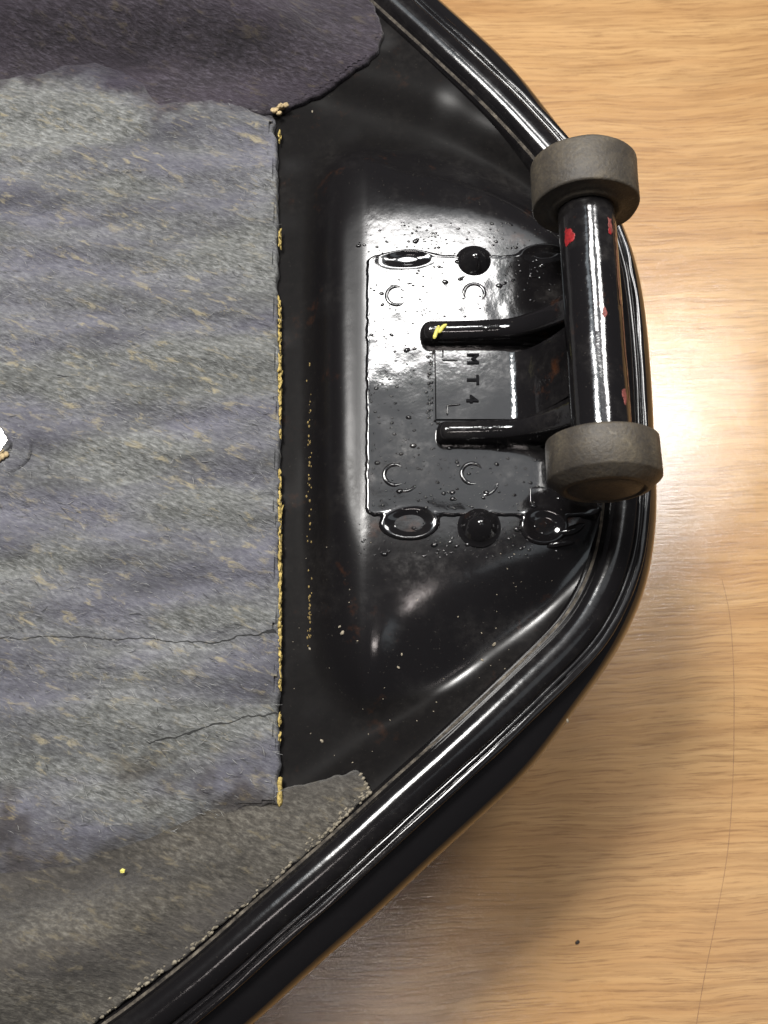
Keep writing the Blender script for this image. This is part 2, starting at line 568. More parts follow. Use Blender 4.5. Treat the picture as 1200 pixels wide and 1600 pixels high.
# ---- underside panel: tunnel floor, sloping sides, raised end
INNER = OUT - NRM * 0.0150
BASE_PX = [(494, 330), (500, 278), (522, 248), (560, 234), (620, 232), (700, 245), (780, 275), (850, 325), (905, 395), (935, 470), (948, 600), (952, 720), (945, 830), (905, 930), (840, 990), (760, 1050), (690, 1090), (640, 1116), (595, 1120), (545, 1100), (510, 1050), (495, 960), (492, 600)]
TOP_PX = [(556, 380), (570, 352), (605, 338), (700, 340), (800, 352), (870, 385), (905, 440), (925, 560), (928, 700), (915, 790), (870, 815), (780, 832), (690, 838), (630, 834), (588, 812), (566, 770), (558, 700), (556, 560)]
BASE = resample(catmull(at2(BASE_PX, ZF), 6), 0.002)
TOP = resample(catmull(at2(TOP_PX, ZP), 6), 0.002)
FOAM_X = at(438, 700, ZF).x


FLOOR_PX = [(-720, 150), (-100, 132), (60, 128), (150, 122), (230, 122), (330, 126), (430, 150), (520, 185), (620, 215), (760, 262), (860, 330), (905, 420), (925, 560), (930, 700), (925, 820), (880, 920),
            (760, 1020), (620, 1120), (520, 1180), (440, 1235), (330, 1290), (200, 1330), (0, 1372), (-720, 1390)]
FLOOR = resample(catmull(at2(FLOOR_PX, ZF), 6), 0.002)


def blur(Z, it):
    for _ in range(it):
        Q = np.pad(Z, 1, mode='edge')
        Z = 0.25 * Z + 0.125 * (Q[2:, 1:-1] + Q[:-2, 1:-1] + Q[1:-1, 2:] + Q[1:-1, :-2]) + 0.0625 * (Q[2:, 2:] + Q[:-2, :-2] + Q[2:, :-2] + Q[:-2, 2:])
    return Z


def panel_raw(X, Y):
    dr = pdist(X, Y, INNER)
    db = pdist(X, Y, BASE)
    dt = -pdist(X, Y, TOP)
    df = np.clip(-pdist(X, Y, FLOOR), 0, 1)
    left = sstep((at(560, 0, ZF).x - X) / 0.05)
    tw = np.maximum(df / 0.024, df / (df + np.clip(dr, 1e-6, 1)) * 0.98)
    hw = ZR - 0.0035 - ZF + 0.011 * left * sstep(dr / 0.03)
    z = ZF + hw * sstep(tw ** 0.9)
    z = blur(z, 14)
    t = np.where(dt <= 0, 1.0, np.clip(db, 0, 1) / (np.clip(db, 0, 1) + np.clip(dt, 1e-6, 1)))
    left_ = sstep((at(640, 600, ZF).x - X) / 0.016)
    h = (1 - left_) * (0.35 * sstep(t ** 0.85) + 0.65 * (1 - (1 - t) ** 2.3)) + left_ * (1 - (1 - t) ** 3.6)
    h = blur(h, 8)
    return z + (ZP - z) * h, dr, h


def grid(x0, x1, y0, y1, step):
    xs = np.arange(x0, x1 + step, step)
    ys = np.arange(y0, y1 + step, step)
    return np.meshgrid(xs, ys, indexing='ij')


def grid_faces(mask):
    n, m = mask.shape
    idx = -np.ones((n, m), int)
    q = mask[:-1, :-1] & mask[1:, :-1] & mask[1:, 1:] & mask[:-1, 1:]
    used = np.zeros_like(mask)
    for a, b in ((0, 0), (1, 0), (1, 1), (0, 1)):
        used[a:n - 1 + a, b:m - 1 + b] |= q
    idx[used] = np.arange(used.sum())
    i, j = np.nonzero(q)
    F = np.c_[idx[i, j], idx[i + 1, j], idx[i + 1, j + 1], idx[i, j + 1]]
    return used, F


GS = 0.00115
X, Y = grid(INNER[:, 0].min() - 0.004, INNER[:, 0].max() + 0.004, INNER[:, 1].min() - 0.004, INNER[:, 1].max() + 0.004, GS)
Z, DR, HUMP = panel_raw(X, Y)
Z = blur(Z, 3)
Z = Z + 0.00005 * vnoise(X, Y, 35, 3) * (1 - 0.6 * sstep((Z - ZF) / (ZP - ZF))) + 0.00005 * vnoise(X, Y, 110, 4)


def panel_z(x, y):
    """height of the panel under any point"""
    x, y = np.asarray(x, float), np.asarray(y, float)
    u = np.clip((x - X[0, 0]) / GS, 0, X.shape[0] - 1.001)
    v = np.clip((y - Y[0, 0]) / GS, 0, X.shape[1] - 1.001)
    i, j = u.astype(int), v.astype(int)
    f, g = u - i, v - j
    return (Z[i, j] * (1 - f) + Z[i + 1, j] * f) * (1 - g) + (Z[i, j + 1] * (1 - f) + Z[i + 1, j + 1] * f) * g


used, F = grid_faces(DR > -0.0016)
PAN = link('underside_panel', np.c_[X[used], Y[used], Z[used]], F, M_PAN, ROOT)
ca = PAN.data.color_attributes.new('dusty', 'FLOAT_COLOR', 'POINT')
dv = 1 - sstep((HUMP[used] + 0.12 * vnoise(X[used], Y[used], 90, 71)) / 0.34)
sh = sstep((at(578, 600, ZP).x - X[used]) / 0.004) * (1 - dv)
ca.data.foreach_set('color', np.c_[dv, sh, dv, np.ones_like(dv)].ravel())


# ---- foam lining: slab in the tunnel and the two flaps on its sides
def slab(name, poly, thick, m, rag=0.0005, seed=5, lift=0.0, step=0.0009, ripple=0.0, taper=False):
    """a sheet that follows the panel: soft top with rounded ragged edge, closed by a skirt"""
    P = resample(poly, 0.0012)
    n = normals_closed(P)
    P = P + n * (rag * (vnoise(P[:, 0], P[:, 1], 420, seed) + 0.6 * vnoise(P[:, 0], P[:, 1], 150, seed + 1)))[:, None]
    # rings inwards from the outline keep the edge crisp, then a grid fills the rest
    prof = [(0.0, -0.0012), (0.0, thick * 0.55), (0.00035, thick * 0.86), (0.0010, thick * 0.985)]
    GX, GY = grid(P[:, 0].min(), P[:, 0].max(), P[:, 1].min(), P[:, 1].max(), step)
    D = pdist(GX, GY, P)
    used, F = grid_faces(D > 0.0009)
    x, y = GX[used], GY[used]
    def th(x, y):
        if not taper:
            return np.ones_like(x)
        top_d, bot_d = pad_border(x, y)
        return np.minimum(0.12 + 0.88 * sstep(top_d / 0.012), 0.12 + 0.88 * sstep(bot_d / 0.016))
    top = panel_z(x, y) + lift + thick * th(x, y)
    top += 0.00035 * vnoise(x, y, 60, seed) + 0.00016 * vnoise(x, y, 260, seed + 3) + 0.00008 * vnoise(x, y, 600, seed + 4)
    if ripple:
        ph = (y + 0.10 * x + 0.004 * vnoise(x, y, 14, seed + 7))
        top += ripple * np.sin(ph * 2 * math.pi / 0.0175) * np.clip((y + 0.02) / 0.06, 0.25, 1)
    V = [np.c_[x, y, top]]
    faces = F.tolist()
    base = len(x)
    N_ = len(P)
    nn = normals_closed(P)
    for k, (d, h) in enumerate(prof):
        Q = P - nn * d
        V.append(np.c_[Q, panel_z(Q[:, 0], Q[:, 1]) + lift + h * (th(Q[:, 0], Q[:, 1]) if k else 1) + (0.00035 * vnoise(Q[:, 0], Q[:, 1], 60, seed) + 0.0002 * vnoise(Q[:, 0], Q[:, 1], 500, seed + k) if k else 0)])
    for k in range(len(prof) - 1):
        for i in range(N_):
            j = (i + 1) % N_
            faces.append((base + k * N_ + i, base + k * N_ + j, base + (k + 1) * N_ + j, base + (k + 1) * N_ + i))
    # inner lip runs under the grid so no gap shows
    Q = P - nn * 0.0032
    V.append(np.c_[Q, panel_z(Q[:, 0], Q[:, 1]) + lift + thick * th(Q[:, 0], Q[:, 1]) - 0.0007])
    k = len(prof) - 1
    for i in range(N_):
        j = (i + 1) % N_
        faces.append((base + k * N_ + i, base + k * N_ + j, base + (k + 1) * N_ + j, base + (k + 1) * N_ + i))
    V = np.vstack(V)
    o = link(name, V, faces, m, ROOT)
    if taper:
        a, b = pad_border(V[:, 0], V[:, 1])
        nz = 0.006 * vnoise(V[:, 0], V[:, 1], 55, 61) + 0.004 * vnoise(V[:, 0], V[:, 1], 190, 62) + 0.0025 * vnoise(V[:, 0], V[:, 1], 520, 63)
        sa = 1 - sstep((a + nz * 1.0 - 0.001) / 0.015)  # far border: stain, with the shade of the tunnel wall painted in
        sb = 1 - sstep((b + nz * 2.2 - 0.001) / 0.034)
        at_ = o.data.color_attributes.new('stain_shade', 'FLOAT_COLOR', 'POINT')
        at_.data.foreach_set('color', np.c_[sa, sb, np.zeros_like(sa), np.ones_like(sa)].ravel())
    return o


def polyline_above(x, y, pts):
    q = at2(pts, ZT)
    q = q[np.argsort(q[:, 0])]
    return np.interp(x, q[:, 0], q[:, 1])


def pad_border(x, y):
    """distance below the far border and above the near border of the grey pad"""
    far = polyline_above(x, y, PAD_FAR)
    near = polyline_above(x, y, PAD_NEAR)
    return far - y, y - near


ZT = ZF + 0.004
PAD_FAR = [(-700, 120), (-100, 100), (60, 98), (150, 84), (225, 108), (250, 138), (270, 128), (330, 122), (385, 138), (412, 158), (440, 172)]
PAD_NEAR = [(440, 1330), (400, 1305), (330, 1310), (240, 1345), (120, 1395), (-60, 1420), (-700, 1420)]
FL_TOP = at2([(-700, -330), (-350, -395), (-100, -395), (160, -325), (370, -195), (500, -75), (552, -15), (585, 25), (600, 62), (592, 92), (574, 112), (530, 134), (470, 156), (425, 172), (330, 172), (160, 210), (-100, 200), (-700, 150)], ZT)
FL_BOT = at2([(-700, 1330), (-100, 1330), (160, 1290), (330, 1245), (418, 1238), (470, 1224), (520, 1213), (556, 1202), (566, 1212), (580, 1240), (500, 1316), (400, 1402), (290, 1494), (170, 1582), (40, 1680), (-120, 1750), (-400, 1790), (-700, 1700)], ZT)
MAIN = at2([(-700, 120), (-100, 100), (60, 98), (150, 84), (225, 108), (250, 138), (270, 128), (330, 122), (385, 138), (412, 158), (428, 178), (432, 230), (434, 400), (437, 700), (437, 1000), (436, 1257), (420, 1259), (380, 1262), (330, 1292), (240, 1345), (120, 1395), (-60, 1420), (-700, 1420)], ZT)
fl1 = slab('side_flap', FL_TOP, 0.0022, M_FOAM3, seed=21)
fl1['label'] = 'dark purple stained foam with painted shade on the far side of the tunnel'
fl2 = slab('side_flap', FL_BOT, 0.0022, M_FOAM2, seed=31)
fl2['label'] = 'brown stained foam along the rim below the grey pad'
pad = slab('foam_pad', MAIN, 0.0046, M_FOAM, seed=41, rag=0.0006, ripple=0.0011, taper=True)
pad['label'] = 'worn grey foam pad with a straight cut edge'


def lump(vs, fs, c, rx, ry, rz, rz_ang=0.0, seg=7, rings=4, jag=0.25):
    b = len(vs)
    ca, sa = math.cos(rz_ang), math.sin(rz_ang)
    for i in range(rings + 1):
        ph = math.pi * i / rings
        for j in range(seg):
            th = 2 * math.pi * j / seg
            k = 1 + jag * (random.random() - .5)
            x, y, z = rx * math.sin(ph) * math.cos(th) * k, ry * math.sin(ph) * math.sin(th) * k, rz * math.cos(ph) * k
            vs.append((c[0] + ca * x - sa * y, c[1] + sa * x + ca * y, c[2] + z))
    for i in range(rings):
        for j in range(seg):
            a, d = b + i * seg + j, b + i * seg + (j + 1) % seg
            fs.append((a, d, d + seg, a + seg))


# yellow foam showing along the cut edge
vs, fs = [], []
y = 205.0
while y < 1258:
    w = 0.5 + 0.5 * float(vnoise(np.array([y * 0.021]), np.array([3.3]), 1.0, 91)[0]) + 0.35 * float(vnoise(np.array([y * 0.09]), np.array([7.3]), 1.0, 92)[0])
    w *= 0.45 if y < 470 else (0.5 if 1080 < y < 1215 else 1.0)
    if w > 0.28:
        for q in range(3):
            p = at(436.5 + random.uniform(-1.0, 2.2), y + random.uniform(-3, 3), ZF + 0.003)
            t = random.uniform(0.00018, 0.00042) * (0.7 + w)
            lump(vs, fs, (p.x, p.y, ZF + random.uniform(0.0016, 0.0040)), t * 0.8, t * random.uniform(1.2, 3.2), t * 0.8, random.uniform(-0.3, 0.3), 6, 4, 0.7)
    y += random.uniform(1.5, 3.5)
for yy in (1222, 1232, 1243, 1252):
    p = at(437.5, yy, ZF + 0.003)
    lump(vs, fs, (p.x, p.y, ZF + 0.0036), 0.0008, 0.0015, 0.0012, 0, 9, 6, 0.6)
e = link('foam_edge', vs, fs, M_YEL, pad)
e['kind'] = 'stuff'
e['label'] = 'exposed yellow foam crumbling along the cut edge'
vs, fs = [], []
for px, py, s in ((428, 166, 1.5), (438, 160, 1.7), (446, 158, 1.4), (436, 170, 1.2)):
    p = at(px, py, ZF + 0.006)
    lump(vs, fs, (p.x, p.y, float(panel_z(np.array([p.x]), np.array([p.y]))[0]) + 0.0036), s * 0.0009, s * 0.0006, s * 0.0007, 0.3, 9, 6, 0.7)
link('foam_tuft', vs, fs, M_CREAM, pad)
# yellow crumbs stuck along the foot of the raised end, pale crumbs elsewhere
vs, fs = [], []
for i in range(70):
    yy = random.choice((random.uniform(640, 830), random.uniform(920, 1010), random.uniform(560, 1010)))
    p = at(484 + random.gauss(0, 2.2), yy, ZF)
    s = random.uniform(0.00015, 0.00038)
    lump(vs, fs, (p.x, p.y, float(panel_z(np.array([p.x]), np.array([p.y]))[0]) + s * 0.3), s, s * 1.8, s * 0.6, seg=5, rings=3)
e = link('foam_crumbs', vs, fs, plain('dull yellow crumb', (0.17, 0.12, 0.04), 0.9), ROOT)
e['kind'] = 'stuff'
vs, fs = [], []
cr = [(770, 1010), (752, 1034), (627, 1028), (622, 1047), (532, 985), (536, 995), (484, 1014), (503, 1158), (650, 1180), (488, 175), (880, 1130)]
for i, (px, py) in enumerate(cr):
    p = at(px, py, ZF)
    s = random.uniform(0.0003, 0.0006)
    lump(vs, fs, (p.x, p.y, float(panel_z(np.array([p.x]), np.array([p.y]))[0]) + s * 0.4), s, s * 1.7, s * 0.5, random.uniform(-1, 1), 5, 3)
for i in range(60):
    px, py = random.uniform(450, 930), random.uniform(860, 1200)
    p = at(px, py, ZF)
    if pdist(np.array([p.x]), np.array([p.y]), INNER)[0] < 0.001:
        continue
    s = random.uniform(0.00008, 0.00022)
    lump(vs, fs, (p.x, p.y, float(panel_z(np.array([p.x]), np.array([p.y]))[0]) + s * 0.3), s * 1.6, s, s * 0.5, random.uniform(-1, 1), 5, 3)
e = link('dust_specks', vs, fs, plain('pale dust', (0.22, 0.19, 0.14), 0.9), ROOT)
e['kind'] = 'stuff'
vs, fs = [], []
FR = resample(at2([(566, 1212), (580, 1240), (500, 1316), (400, 1402), (290, 1494), (170, 1582), (60, 1665)], ZT), 0.00035, closed=False)
for q in FR:
    if random.random() < 0.55 + 0.35 * float(vnoise(q[:1], q[1:], 160, 77)[0]):
        w = abs(random.gauss(0, 0.0012))
        x_, y_ = q[0] - w * 0.7, q[1] + w * 0.7
        s = random.uniform(0.0002, 0.0006)
        lump(vs, fs, (x_, y_, float(panel_z(np.array([x_]), np.array([y_]))[0]) + 0.0018 + s * 0.2), s * 1.6, s, s * 0.7, R(38), 5, 3, 0.5)
e = link('frayed_edge', vs, fs, plain('pale frayed foam', (0.20, 0.175, 0.13), 0.9), fl2)
e['kind'] = 'stuff'
# loose fibres lying on the felted face
fib = {0: ([], []), 1: ([], [])}
for i in range(1900):
    px, py = random.uniform(-60, 430), random.uniform(150, 1300)
    p = at(px, py, ZF + 0.005)
    if pdist(np.array([p.x]), np.array([p.y]), MAIN)[0] < 0.001:
        continue
    vs, fs = fib[0 if random.random() < 0.6 else 1]
    a = R(random.gauss(-20, 22))
    L_ = random.uniform(0.0010, 0.0034)
    bend = random.uniform(-0.5, 0.5)
    w = random.uniform(0.00005, 0.00011)
    b = len(vs)
    xs, ys = [], []
    for k in range(4):
        t = k / 3
        xs.append(p.x + L_ * t * math.cos(a + bend * t)); ys.append(p.y + L_ * t * math.sin(a + bend * t))
    pa_, pb_ = pad_border(np.array(xs), np.array(ys))
    thk = 0.0046 * np.minimum(0.12 + 0.88 * sstep(pa_ / 0.012), 0.12 + 0.88 * sstep(pb_ / 0.016))
    zs = panel_z(np.array(xs), np.array(ys)) + thk + 0.0006
    for k in range(4):
        ww = w * (1 - 0.7 * abs(k / 1.5 - 1))
        nx, ny = -math.sin(a), math.cos(a)
        up_ = 0.0003 * math.sin(math.pi * k / 3) * random.random()
        vs += [(xs[k] + nx * ww, ys[k] + ny * ww, zs[k] + up_), (xs[k] - nx * ww, ys[k] - ny * ww, zs[k] + up_), (xs[k], ys[k], zs[k] + up_ + ww)]
    for k in range(3):
        for q in range(3):
            fs.append((b + 3 * k + q, b + 3 * k + (q + 1) % 3, b + 3 * k + 3 + (q + 1) % 3, b + 3 * k + 3 + q))
for k, (nm, colr) in enumerate((('pale fibre', (0.30, 0.30, 0.29)), ('dark fibre', (0.045, 0.043, 0.05)))):
    e = link('loose_fibres', fib[k][0], fib[k][1], plain(nm, colr, 0.9), pad)
    e['kind'] = 'stuff'
# bright yellow chip lying on the foam
p = at(194, 1360, ZF + 0.006)
vs, fs = [], []
lump(vs, fs, (p.x, p.y, float(panel_z(np.array([p.x]), np.array([p.y]))[0]) + 0.0052), 0.0009, 0.0008, 0.0004, 0.4, 5, 3)
link('paint_chip', vs, fs, M_YPAINT, pad, False)


# ------------------------------------------------------------------ bolt through the foam at the frame's edge
def build_bolt():
    c = at(-8, 692, ZF + 0.0050)
    vs, fs = [], []
    seg = 40
    prof = [(0.0128, -0.0035), (0.0122, -0.0003), (0.0112, 0.0001), (0.0092, 0.0003), (0.0064, 0.0001), (0.0056, -0.0012)]
    for k, (r, z) in enumerate(prof):
        for j in range(seg):
            a = 2 * math.pi * j / seg
            rr = r * (1 + 0.05 * vnoise(np.array([3 * math.cos(a)]), np.array([3 * math.sin(a)]), 1.0, 5)[0])
            vs.append((c.x + rr * math.cos(a), c.y + rr * math.sin(a), c.z + z))
    for k in range(len(prof) - 1):
        for j in range(seg):
            fs.append((k * seg + j, k * seg + (j + 1) % seg, (k + 1) * seg + (j + 1) % seg, (k + 1) * seg + j))
    link('foam_collar', vs, fs, M_FOAM, pad)
    vs, fs = [], []
    prof = [(0.0048, -0.006), (0.0048, 0.0020), (0.0044, 0.0027), (0.0024, 0.0029), (0.0021, 0.0020), (0.0, 0.0019)]
    for k, (r, z) in enumerate(prof):
        for j in range(24):
            a = 2 * math.pi * j / 24
            q = r * (1.0 + (0.07 * math.cos(6 * a) if 0 < k < 3 else 0))
            vs.append((c.x + q * math.cos(a), c.y + q * math.sin(a), c.z + z))
    for k in range(len(prof) - 1):
        for j in range(24):
            fs.append((k * 24 + j, k * 24 + (j + 1) % 24, (k + 1) * 24 + (j + 1) % 24, (k + 1) * 24 + j))
    link('bolt', vs, fs, M_ZINC, ROOT, sharp=35)
    vs, fs = [], []
    for dx, dy, s in ((0.0030, -0.0049, 1.0), (0.0042, -0.0042, 0.8), (0.0022, -0.0056, 0.8)):
        lump(vs, fs, (c.x + dx, c.y + dy, c.z + 0.0008), s * 0.0012, s * 0.0014, s * 0.0009)
    link('foam_tuft', vs, fs, M_CREAM, pad)


build_bolt()

# ------------------------------------------------------------------ reinforcing plate on the raised end
ZPT = ZP + 0.0009


def rrect(x0, x1, y0, y1, r, n=8):
    out = []
    for cx, cy, a0 in ((x1 - r, y1 - r, 0), (x0 + r, y1 - r, 90), (x0 + r, y0 + r, 180), (x1 - r, y0 + r, 270)):
        for k in range(n + 1):
            a = R(a0 + 90 * k / n)
            out.append((cx + r * math.cos(a), cy + r * math.sin(a)))
    return np.array(out)


pa, pb = at(571, 398, ZP), at(940, 808, ZP)
PL = rrect(pa.x, pb.x, pb.y, pa.y, 0.0035)


def plate_relief(x, y):
    """shallow sheet-metal waves of the plate"""
    return 0.00010 * vnoise(x, y, 60, 8) + 0.00004 * vnoise(x, y, 220, 9)


# lobes pressed along the two long edges: place, half-length, half-width, turn, depth of the dish
LOBES = [(636, 404, 0.0088, 0.0034, 5, -0.0010), (640, 816, 0.0084, 0.0050, 3, -0.0013), (852, 396, 0.0085, 0.0036, 3, -0.0009), (850, 820, 0.0070, 0.0056, 0, -0.0012)]


def build_plate():
    GX, GY = grid(pa.x - 0.004, pb.x + 0.002, pb.y - 0.010, pa.y + 0.008, 0.00036)
    D = pdist(GX, GY, PL)
    D = D + 0.00025 * vnoise(GX, GY, 240, 12) + 0.0002 * vnoise(GX, GY, 700, 13)
    dish = np.zeros_like(GX)
    for px, py, a, b, ang, dp in LOBES:
        c = at(px, py, ZPT)
        u, v = GX - c.x, GY - c.y
        ca, sa = math.cos(R(ang)), math.sin(R(ang))
        u, v = (ca * u + sa * v) / a, (-sa * u + ca * v) / b
        r = np.sqrt(u * u + v * v) + 0.06 * vnoise(GX, GY, 160, 14)
        E = (1 - r) * b + 0.0007
        k = 0.0016                                   # smooth union
        hmix = np.clip(0.5 + 0.5 * (E - D) / k, 0, 1)
        D = D + (E - D) * hmix + k * hmix * (1 - hmix)
        dish += 0.8 * dp * sstep((0.98 - r) / 0.7) + 0.00007 * np.exp(-((r - 1.0) / 0.16) ** 2)
    edge = sstep((D + 0.0006) / 0.0016)
    Zp = ZP - 0.0012 + (ZPT - ZP + 0.0012) * edge + dish * edge + plate_relief(GX, GY)
    Zp = Zp + 0.00008 * np.exp(-((D - 0.0008) / 0.0007) ** 2)
    # the sheet follows the slope of the panel where its lobes hang over
    under = panel_z(GX, GY)
    Zp = Zp + np.minimum(0, under - ZP) * sstep((np.abs(GY - (pa.y + pb.y) / 2) - (pa.y - pb.y) / 2 + 0.004) / 0.008)
    used, F = grid_faces(D > -0.0007)
    return link('reinforcing_plate', np.c_[GX[used], GY[used], Zp[used]], F, M_PLATE, ROOT)


PLATE = build_plate()


def cap(name, px, py, rx, ry, h, m, parent, z=ZPT, ang=0.0, power=2.0, sink=0.0006, bend=None):
    """pressed blister: an elliptical dome that meets the sheet in a small fillet"""
    c = at(px, py, z)
    seg, rings = 40, 14
    vs, fs = [(c.x, c.y, z + h)], []
    ca, sa = math.cos(ang), math.sin(ang)
    for i in range(1, rings + 1):
        t = i / rings * 1.16
        zz = h * (max(0.0, 1 - t ** power) ** 0.5 if power > 2 else (0.8 * (1 - min(t, 1) ** 2) + 0.2 * math.cos(min(t, 1) * math.pi / 2) ** 2))
        if t > 1:
            zz = -sink * (t - 1) / 0.16
        for j in range(seg):
            a = 2 * math.pi * j / seg
            x, y = rx * t * math.cos(a), ry * t * math.sin(a)
            if bend:
                y += bend * x * x
            vs.append((c.x + ca * x - sa * y, c.y + sa * x + ca * y, z + zz))
    for j in range(seg):
        fs.append((0, 1 + j, 1 + (j + 1) % seg))
    for i in range(rings - 1):
        for j in range(seg):
            a, d = 1 + i * seg + j, 1 + i * seg + (j + 1) % seg
            fs.append((a, a + seg, d + seg, d))
    return link(name, vs, fs, m, parent)


cap('pressed_dome', 741, 408, 0.0054, 0.0052, 0.0046, M_DOME, PLATE)
cap('pressed_dome', 749, 822, 0.0057, 0.0056, 0.0050, M_DOME, PLATE)
# paint runs pooled on the slope beside the slots
cap('paint_run', 893, 828, 0.0040, 0.0013, 0.0010, M_PLATE, PLATE, z=ZP - 0.0001, ang=R(18), bend=30)
cap('paint_run', 876, 848, 0.0038, 0.0011, 0.0009, M_PLATE, PLATE, z=ZP - 0.0007, ang=R(10), bend=-20)


def ring(name, px, py, r, w, h, a0, a1, m, parent, z=ZPT):
    c = at(px, py, z)
    n, k = 36, 7
    vs, fs = [], []
    for i in range(n + 1):
        a = R(a0 + (a1 - a0) * i / n)
        tp = min(1.0, 0.15 + 4.5 * min(i, n - i) / n)
        for j in range(k):
            b = math.pi * j / (k - 1)
            rr = r - w * tp * math.cos(b)
            vs.append((c.x + rr * math.cos(a), c.y + rr * math.sin(a), z - 0.0002 + h * tp * math.sin(b)))
    for i in range(n):
        for j in range(k - 1):
            a = i * k + j
            fs.append((a, a + 1, a + k + 1, a + k))
    return link(name, vs, fs, m, parent)


for px, py, a0, a1 in ((617, 742, 40, 320), (738, 740, 20, 300), (620, 462, 50, 330), (741, 458, -60, 220)):
    ring('weld_ring', px, py, 0.0033, 0.0007, 0.00055, a0, a1, M_PLATE, PLATE)
ring('weld_ring', 755, 752, 0.0044, 0.0006, 0.00035, -100, 10, M_PLATE, PLATE)
ring('weld_ring', 632, 748, 0.0040, 0.0006, 0.00035, -120, -20, M_PLATE, PLATE)


def stroke(name, pts, w, h, m, parent, z):
    """raised bead along a short polyline given in photo measures"""
    vs, fs = [], []
    P = np.array([at(*p, z)[:2] for p in pts])
    P = resample(P, 0.0004, closed=False)
    T = np.gradient(P, axis=0)
    T /= np.linalg.norm(T, axis=1)[:, None] + 1e-12
    Nn = np.c_[-T[:, 1], T[:, 0]]
    k = 5
    for i, p in enumerate(P):
        tp = min(1, 0.3 + 0.5 * min(i, len(P) - 1 - i))
        for j in range(k):
            b = math.pi * j / (k - 1)
            q = p + Nn[i] * (w * tp * math.cos(b))
            vs.append((q[0], q[1], z - 0.0002 + (h + 0.0002) * tp * math.sin(b)))
    for i in range(len(P) - 1):
        for j in range(k - 1):
            a = i * k + j
            fs.append((a, a + 1, a + k + 1, a + k))
    return link(name, vs, fs, m, parent)


stroke('corner_mark', [(828, 412), (828, 433), (842, 433)], 0.0003, 0.0004, M_PLATE, PLATE, ZPT)
stroke('corner_mark', [(852, 762), (829, 762), (829, 790)], 0.0003, 0.0004, M_PLATE, PLATE, ZPT)

# paint nibs scattered over plate and slopes
vs, fs = [], []
for i in range(950):
    if random.random() < 0.70:
        px, py = random.uniform(574, 880), random.uniform(400, 800)
    else:
        px, py = random.uniform(560, 880), random.choice((random.uniform(345, 395), random.uniform(815, 870)))
    if 650 < px < 900 and 495 < py < 700:
        continue
    p = at(px, py, ZPT)
    s = min(0.00095, 0.00017 + random.expovariate(1 / 0.00017))
    inside = pdist(np.array([p.x]), np.array([p.y]), PL)[0] > 0
    z = ZPT + float(plate_relief(np.array([p.x]), np.array([p.y]))[0]) if inside else float(panel_z(np.array([p.x]), np.array([p.y]))[0])
    lump(vs, fs, (p.x, p.y, z), s * 1.25, s * 0.9, s * 0.55, random.uniform(-0.5, 0.5), 8, 6, 0.12)
for i in range(46):      # row of spatter where the bracket foot is welded on
    px, py = random.gauss(672, 3), random.uniform(548, 664)
    p = at(px, py, ZPT)
    s = random.uniform(0.00025, 0.0005)
    lump(vs, fs, (p.x, p.y, ZPT), s * 1.3, s, s * 0.6, 0, 8, 6, 0.12)
e = link('paint_nibs', vs, fs, M_PLATE, PLATE)
e['kind'] = 'stuff'

# ------------------------------------------------------------------ bracket: foot, two arms and web, welded to tube
zb0 = ZPT + 0.0018
bA, bB = at(676, 541, ZPT), at(880, 671, ZPT)
BX0, BX1 = bA.x, bB.x
BY0, BY1 = bB.y, bA.y
TUBE_X = at(923, 500, ZB).x


def prism(name, prof_xz, y0, y1, m, parent, bev=0.0005, sharp=40):
    bm = bmesh.new()
    a = [bm.verts.new((x, y0, z)) for x, z in prof_xz]
    bm.faces.new(a)
    r = bmesh.ops.extrude_face_region(bm, geom=bm.faces[:])
    for v in [g for g in r['geom'] if isinstance(g, bmesh.types.BMVert)]:
        v.co.y = y1
    bmesh.ops.recalc_face_normals(bm, faces=bm.faces)
    if bev:
        bmesh.ops.bevel(bm, geom=bm.edges[:], offset=bev, segments=3, affect='EDGES', clamp_overlap=True)
    vs = [v.co.copy() for v in bm.verts]
    bm.verts.index_update()
    fs = [[v.index for v in f.verts] for f in bm.faces]
    bm.free()
    return link(name, vs, fs, m, parent, True, sharp=sharp)


BRK = bpy.data.objects.new('tube_bracket', None)
COL.objects.link(BRK)
BRK.parent = ROOT
BRK.location = Vector(((BX0 + BX1) / 2, (BY0 + BY1) / 2, ZPT)) - ROOT_LOC
prism('foot', [(BX0, ZPT - 0.001), (BX1 + 0.006, ZPT - 0.001), (BX1 + 0.006, zb0), (BX0, zb0)], BY0 + 0.002, BY1 - 0.002, M_PLATE, BRK, 0.0008)
# web rising from the foot to the tube
wx0 = at(797, 600, zb0).x
vs, fs = [], []
pr = []
for k in range(13):
    t = k / 12
    x = wx0 + (TUBE_X - 0.003 - wx0) * t
    z = zb0 + (ZB - 0.004 - zb0) * (t ** 1.9)
    pr.append((x, z))
prof = [(wx0 - 0.003, zb0 - 0.0004)] + pr + [(x + 0.0022, z - 0.0022) for x, z in reversed(pr)]
prism('web', prof, BY0 + 0.003, BY1 - 0.003, M_BRKT, BRK, 0)


